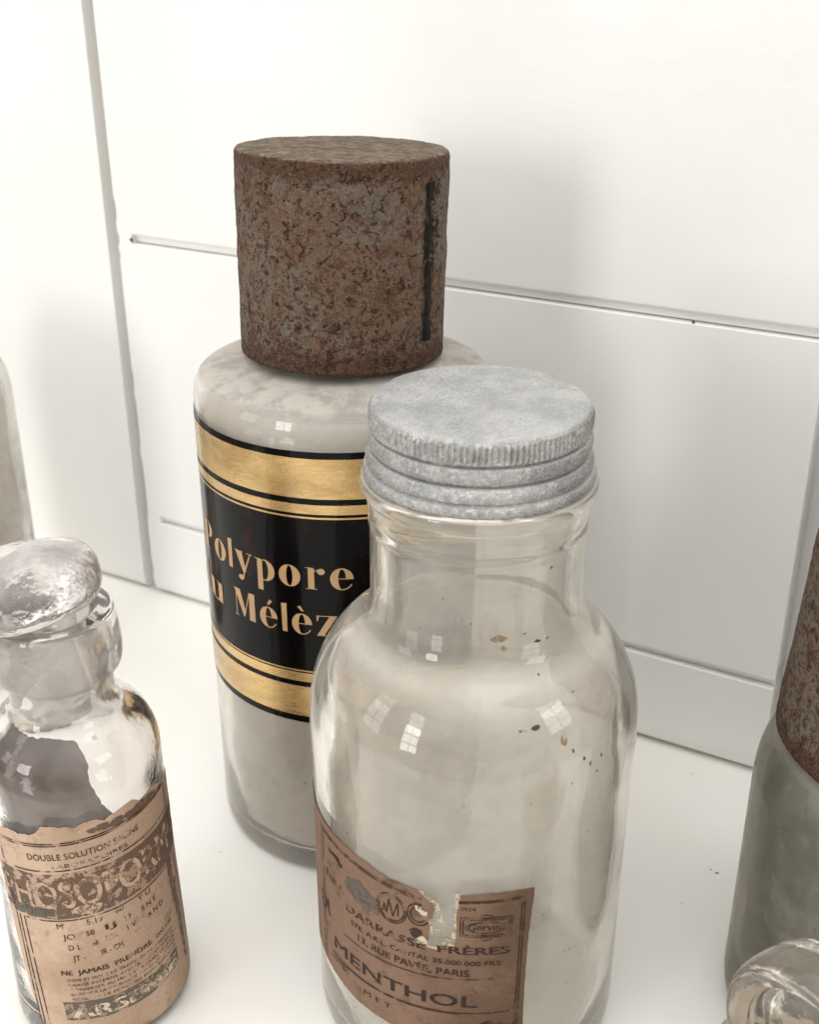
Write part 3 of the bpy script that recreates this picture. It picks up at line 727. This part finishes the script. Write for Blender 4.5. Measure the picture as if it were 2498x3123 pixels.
# ------------------------------------------------------------------ small stoppered bottle, front left
SX, SY = -2.667, 7.64
sm = thing('stoppered_bottle', 'small glass bottle with round glass stopper and peeling tan label reading PHOSOFORM', 'bottle', SX, SY)
outs = [(0, 0), (.62, 0), (.70, .03), (.728, .10), (.728, .3), (.715, .9), (.70, 1.5), (.695, 2.1), (.69, 2.42), (.672, 2.62), (.62, 2.78), (.53, 2.89), (.45, 2.955), (.405, 3.03), (.395, 3.12), (.40, 3.24), (.415, 3.285), (.465, 3.315), (.485, 3.38), (.490, 3.50), (.482, 3.64), (.468, 3.73), (.455, 3.77), (.43, 3.79), (.33, 3.785)]
ins = [(.285, 3.76), (.265, 3.6), (.25, 3.1), (.30, 2.96), (.44, 2.80), (.545, 2.66), (.60, 2.5), (.61, 2.3), (.61, .35), (.56, .17), (.4, .12), (0, .16)]
v, f = revolve(spline(outs, 5)+spline(ins, 5), 128)
def warp(p, a=.006):
    q = noise.noise_vector(Vector(p)*2.1); return (p[0]+q.x*a, p[1]+q.y*a, p[2]+q.z*a)
obj('body', [warp(p, .014 if p[2] > 2.6 or p[2] < .05 else .003+.011*max(0, (p[2]-2.4)/.2)) for p in v], f, M_GLASS_LIP, sm)
# dark brown sheet lining the inside of the glass
inner = rad(spline([(.60, .2), (.597, 2.3), (.585, 2.5), (.53, 2.655), (.425, 2.79), (.30, 2.93)], 5))
RR = .6
lining = rag([(-95*D*RR, .2), (-40*D*RR, .2), (60*D*RR, .2), (100*D*RR, .2), (96*D*RR, 1.9), (50*D*RR, 2.02), (42*D*RR, 2.25), (34*D*RR, 2.40), (28*D*RR, 2.56), (30*D*RR, 2.70), (26*D*RR, 2.82), (0, 2.87), (-30*D*RR, 2.86), (-60*D*RR, 2.87), (-98*D*RR, 2.82)], .03, .02, 2)
label_mesh('brown_lining', [lining], RR, inner, -.006, M_LINING_BROWN, sm, .06)
# stopper: lens shaped head, short shank, ground plug; leaning in the neck
hp = [(0, -.62, 1), (.20, -.62), (.225, -.58), (.262, .0), (.265, .10), (.235, .17), (.20, .215), (.25, .235), (.36, .25), (.44, .295), (.485, .37), (.495, .45), (.475, .54), (.41, .62), (.30, .675), (.16, .70), (0, .705)]
v, f = revolve(spline(hp, 5), 112)
st = obj('stopper', [warp(warp(p, .030), .02) for p in v], f, M_GLASS_FROST, sm, (-.085, 0, 3.56))
st.rotation_euler = (math.radians(2), math.radians(-5), 0)
# peeled label
RSM = .715; rsm = rad([q for q in spline([(.728, .10), (.728, .3), (.715, .9), (.70, 1.5), (.695, 2.1), (.69, 2.42), (.672, 2.62)], 6)])
A5 = .085
def xs(p):  # label sits slightly rotated on the bottle
    u, v_ = p[0]-.30, p[1]-1.2
    return (u*math.cos(A5)-v_*math.sin(A5)+.30, u*math.sin(A5)+v_*math.cos(A5)+1.2)
h = lambda th, z: (th*D*RSM, z)
ol3 = [h(-29, .10), h(0, .06), h(40, .02), h(80, -.04), h(118, -.1), h(116, .8), h(114, 1.6), h(112, 2.14), h(92, 2.2), h(75, 2.30), h(66, 2.27), h(60, 2.33), h(50, 2.33), h(40, 2.30), h(32, 2.335), h(22, 2.315), h(10, 2.35), h(2, 2.35), h(-3, 2.29), h(-7, 2.27), h(-16, 2.27), h(-24, 2.29), h(-31, 2.27), h(-40, 2.28),
       h(-44, 2.0), h(-42, 1.3), h(-38, .6)]
def zcl(p): p = xs(p); return (p[0], max(p[1], .12))
olr3 = rag(ol3, .03, lambda p: .014 if p[1] > 2.1 else .006, 9)
pl3 = label_mesh('paper_label', [olr3], RSM, rsm, .006, M_PAPER_SM, sm, .06, xf=zcl)
def SL(s, t0, t1, z0, z1, mat=M_INK, **kw): return lettering(s, t0*D*RSM, t1*D*RSM, z0, z1, RSM, rsm, .0105, mat, pl3, xf=xs, **kw)
# dark band with reversed-out name
label_mesh('printed_band', [rag([h(-42, 1.47), h(-20, 1.46), h(10, 1.46), h(40, 1.47), h(108, 1.46), h(108, 1.87), h(60, 1.885), h(10, 1.90), h(-20, 1.90), h(-42, 1.90)], .05, .006, 3)], RSM, rsm, .0085, M_INK_BAND, pl3, .07, xf=xs)
SL('PHOSOFORM', -41, 84, 1.565, 1.845, M_INK_PALE, bold=.010)
label_mesh('printed_band', [rag([h(-14, .40), h(70, .40), h(70, .58), h(-14, .60)], .05, .008, 5)], RSM, rsm, .0085, M_INK_GREY, pl3, .07, xf=zcl)
SL('ARSENIE', -10, 66, .43, .555, M_INK_WHITE, bold=.02)
SL('DOUBLE SOLUTION SALINE', -13, 60, 2.035, 2.095)
SL('LABORATOIRES', 2, 50, 1.955, 1.995)
for t0, t1, z, s in ((-5, 0, 1.36, "M'"), (14, 24, 1.37, '5.19'), (32, 38, 1.39, 'GD'), (48, 58, 1.37, 'Y U'), (-3, 5, 1.25, 'JO'), (12, 17, 1.26, '58'), (24, 31, 1.27, 'IJ'), (37, 41, 1.27, '13'), (49, 61, 1.26, 'S N E'),
                     (-1, 7, 1.14, 'D L'), (14, 18, 1.15, 'AR'), (23, 30, 1.16, 'LDA'), (37, 43, 1.17, '1 V'), (52, 66, 1.15, 'A N D'), (0, 8, 1.03, 'JT -'), (18, 32, 1.04, 'IR - CM')):
    SL(s, t0, t1, z, z+.055)
SL('NE  JAMAIS  PRENDRE', -10, 50, .885, .935, bold=.003)
SL('SANS AVIS', 54, 70, .89, .935)
SL('DOSE ET MODE DE TRAITEMENT DU MEDECIN', -7, 70, .815, .845)
SL('USAGE INTERNE AGITER AVANT EMPLOI', -7, 70, .765, .795)
SL('CONSERVER AU FRAIS ET A LABRI DU JOUR', -7, 70, .715, .745)
SL('RESERVE A LA PHARMACIE SUR ORDONNANCE', -7, 70, .665, .695)
SL('SCELLER LE FLACON BIEN BOUCHE', -7, 70, .615, .642)
hb = lambda th: th*D*RSM
lines(RSM, rsm, .0105, M_INK, pl3, [((hb(-33), 2.17), (hb(90), 2.17)), ((hb(-34), 2.19), (hb(90), 2.19)), ((hb(-35), 1.95), (hb(-35), .15)), ((hb(-32), 1.44), (hb(-32), .15)), ((hb(-28), 1.44), (hb(-28), .2)), ((hb(-36), 2.2), (hb(-36), 1.95)),
                                  ((hb(92), 2.17), (hb(92), .1)), ((hb(-26), 1.93), (hb(90), 1.93)), ((hb(-26), 1.44), (hb(90), 1.44))], .010, xf=xs, name='border_line')
for (t, z, ru, rv, m, sd) in ((62, 2.22, .22, .05, M_INK_BAND, 1), (40, 2.24, .16, .035, M_INK_BAND, 2), (82, 1.0, .05, .75, M_INK_BAND, 3), (-30, 1.62, .10, .15, M_INK_GREY, 4), (-15, 1.50, .12, .05, M_INK_GREY, 5), (18, 1.52, .10, .05, M_INK_PALE, 6)):
    label_mesh('scuff', [rag(disc(t*D*RSM, z, ru, rv, 22), .025, .03, sd)], RSM, rsm, .0088+.0002*sd, m, pl3, .07, xf=xs)

# ------------------------------------------------------------------ big bottle with rusty cap, cut by the right edge
RX, RY = 3.94, 7.433
big = thing('capped_bottle', 'large grey dusty bottle under a tall rusty cap at the right edge', 'bottle', RX, RY)
outb = [(0, 0), (1.08, 0), (1.17, .04), (1.2, .14), (1.2, .3, 1), (1.205, 2.12, 1), (1.20, 2.28), (1.175, 2.44), (1.12, 2.60), (1.02, 2.70), (.9, 2.76), (.85, 2.9), (.84, 3.3), (.74, 3.3, 1)]
inb = [(.74, 2.8), (.88, 2.62), (1.03, 2.45), (1.09, 2.25), (1.1, 2.1, 1), (1.1, .35, 1), (1.05, .2), (0, .16)]
v, f = revolve(spline(outb, 5)+spline(inb, 5), 144); obj('body', v, f, M_GLASS_SMOKE, big)
v, f = revolve(spline([(0, .2), (1.03, .22), (1.075, .36, 1), (1.075, 2.0, 1), (1.06, 2.02), (0, 2.04)], 4), 80); obj('contents', v, f, M_RES_DARK, big)
add_cap(big, 2.715, 1.10, 1.00, 3.7, M_RUST_B, None, 9).rotation_euler = (0, math.radians(1.8), 0)

# ------------------------------------------------------------------ bottle with a disc stopper, bottom right corner
QX, QY = 2.50, 5.05
dk_ = thing('disc_stopper_bottle', 'bottle with flat clear glass disc stopper in the bottom right corner', 'bottle', QX, QY)
outq = [(0, 0), (.55, 0), (.60, .05), (.61, .15), (.61, 1.0), (.57, 1.2), (.40, 1.36), (.30, 1.45), (.29, 1.52), (.36, 1.58), (.40, 1.63), (.40, 1.70), (.37, 1.73), (.22, 1.73, 1)]
inq = [(.19, 1.70), (.18, 1.4), (.3, 1.25), (.5, 1.1), (.54, .95), (.54, .25), (.45, .14), (0, .14)]
v, f = revolve(spline(outq, 4)+spline(inq, 4), 96); obj('body', v, f, M_GLASS_CLEAR, dk_)
tcv = spline([(.655, 1.12), (.67, 1.3), (.675, 1.7), (.675, 1.86), (.655, 1.93), (.58, 1.955), (.30, 1.965), (.24, 1.95), (.24, 1.90), (.5, 1.88), (.62, 1.8), (.635, 1.12)], 4)
v, f = revolve(tcv, 96, lambda r, z, a: (r+noise.noise(Vector((math.sin(a)*4, math.cos(a)*4, z*5)))*.012, z)); obj('skin_cover', v, f, M_PAPER_TAN, dk_)
# disc: profile (radius from the disc centre, half thickness), turned about a horizontal axis
dp = []
for i in range(0, 20): dp.append((.40*i/19, .075+.02*(i/19)**4))
for i in range(1, 17):
    a = math.pi*i/16; dp.append((.40+.075+.075*-math.cos(a)+(.02 if i > 2 else 0), .095+.055*math.sin(a)**.8 if i < 9 else (.15)*math.sin(a)**.7))
dp[-1] = (.57, 0.)
full = dp+[(r, -z) for r, z in dp[::-1][1:]]
v, f = revolve(full, 96)
ax = Matrix.Rotation(math.radians(90), 3, 'X')
v = [tuple(ax @ Vector(p)) for p in v]; f = [tuple(reversed(t)) for t in f]
dobj = obj('stopper_disc', [warp((p[0]*1.12, p[1]*1.5, p[2]*1.12), .012) for p in v], f, M_GLASS_CLEAR, dk_, (0, 0, 2.24))
dobj.rotation_euler = (0, 0, math.radians(-57))
v, f = revolve(spline([(0, -.45), (.14, -.45), (.165, -.4), (.185, 0), (.17, .06), (.13, .10), (0, .13)], 4), 64); obj('stopper_plug', v, f, M_GLASS_CLEAR, dk_, (0, 0, 1.72))

# ------------------------------------------------------------------ pale bottle far left, near the wall
PX, PY = -5.68, 12.95
pb = thing('pale_bottle', 'pale cloudy glass bottle with faded paper label at the left edge near the wall', 'bottle', PX, PY)
outp = [(0, 0), (.92, 0), (1.02, .06), (1.04, .2, 1), (1.04, 3.5, 1), (1.02, 3.72), (.95, 3.88), (.84, 3.96), (.80, 4.02), (.80, 4.12), (.84, 4.16), (.84, 4.24), (.72, 4.26, 1)]
inp = [(.70, 4.2), (.72, 3.98), (.86, 3.82), (.93, 3.6), (.94, .3), (.8, .16), (0, .14)]
v, f = revolve(spline(outp, 4)+spline(inp, 4), 96); obj('body', v, f, M_GLASS_PALE, pb)
v, f = revolve(spline([(0, .17), (.8, .19), (.915, .35, 1), (.915, 3.5, 1), (.85, 3.8), (.55, 4.1)], 4), 64); obj('powder_film', v, f, M_RES_TALL, pb)
fp = lambda z: 1.04
label_mesh('paper_label', [rag([(-80*D*1.04, .8), (48*D*1.04, .8), (49*D*1.04, 3.3), (-80*D*1.04, 3.3)], .06, .015, 8)], 1.04, fp, .006, M_PAPER_PALE, pb, .12)

# ------------------------------------------------------------------ crumbs of dirt on the shelf
V, F = [], []
spots = [(3.02, 9.0, .013), (2.98, 9.05, .007), (2.6, 8.6, .005), (-1.9, 9.3, .005), (-3.2, 11.5, .005)]
for x_, y_, r_ in spots:
    b = len(V); n = 7
    for i in range(n):
        a = 2*math.pi*i/n; rr = r_*random.uniform(.6, 1.6); V.append((x_+rr*1.6*math.cos(a), y_+rr*math.sin(a), .001))
    V.append((x_, y_, r_*.8))
    for i in range(n): F.append((b+i, b+(i+1) % n, b+n))
cr = obj('dirt_crumbs', V, F, M_CRUMB, smooth=False); cr['kind'] = 'stuff'; cr['label'] = 'dark crumbs of dirt scattered on the cream shelf'; cr['category'] = 'crumbs'
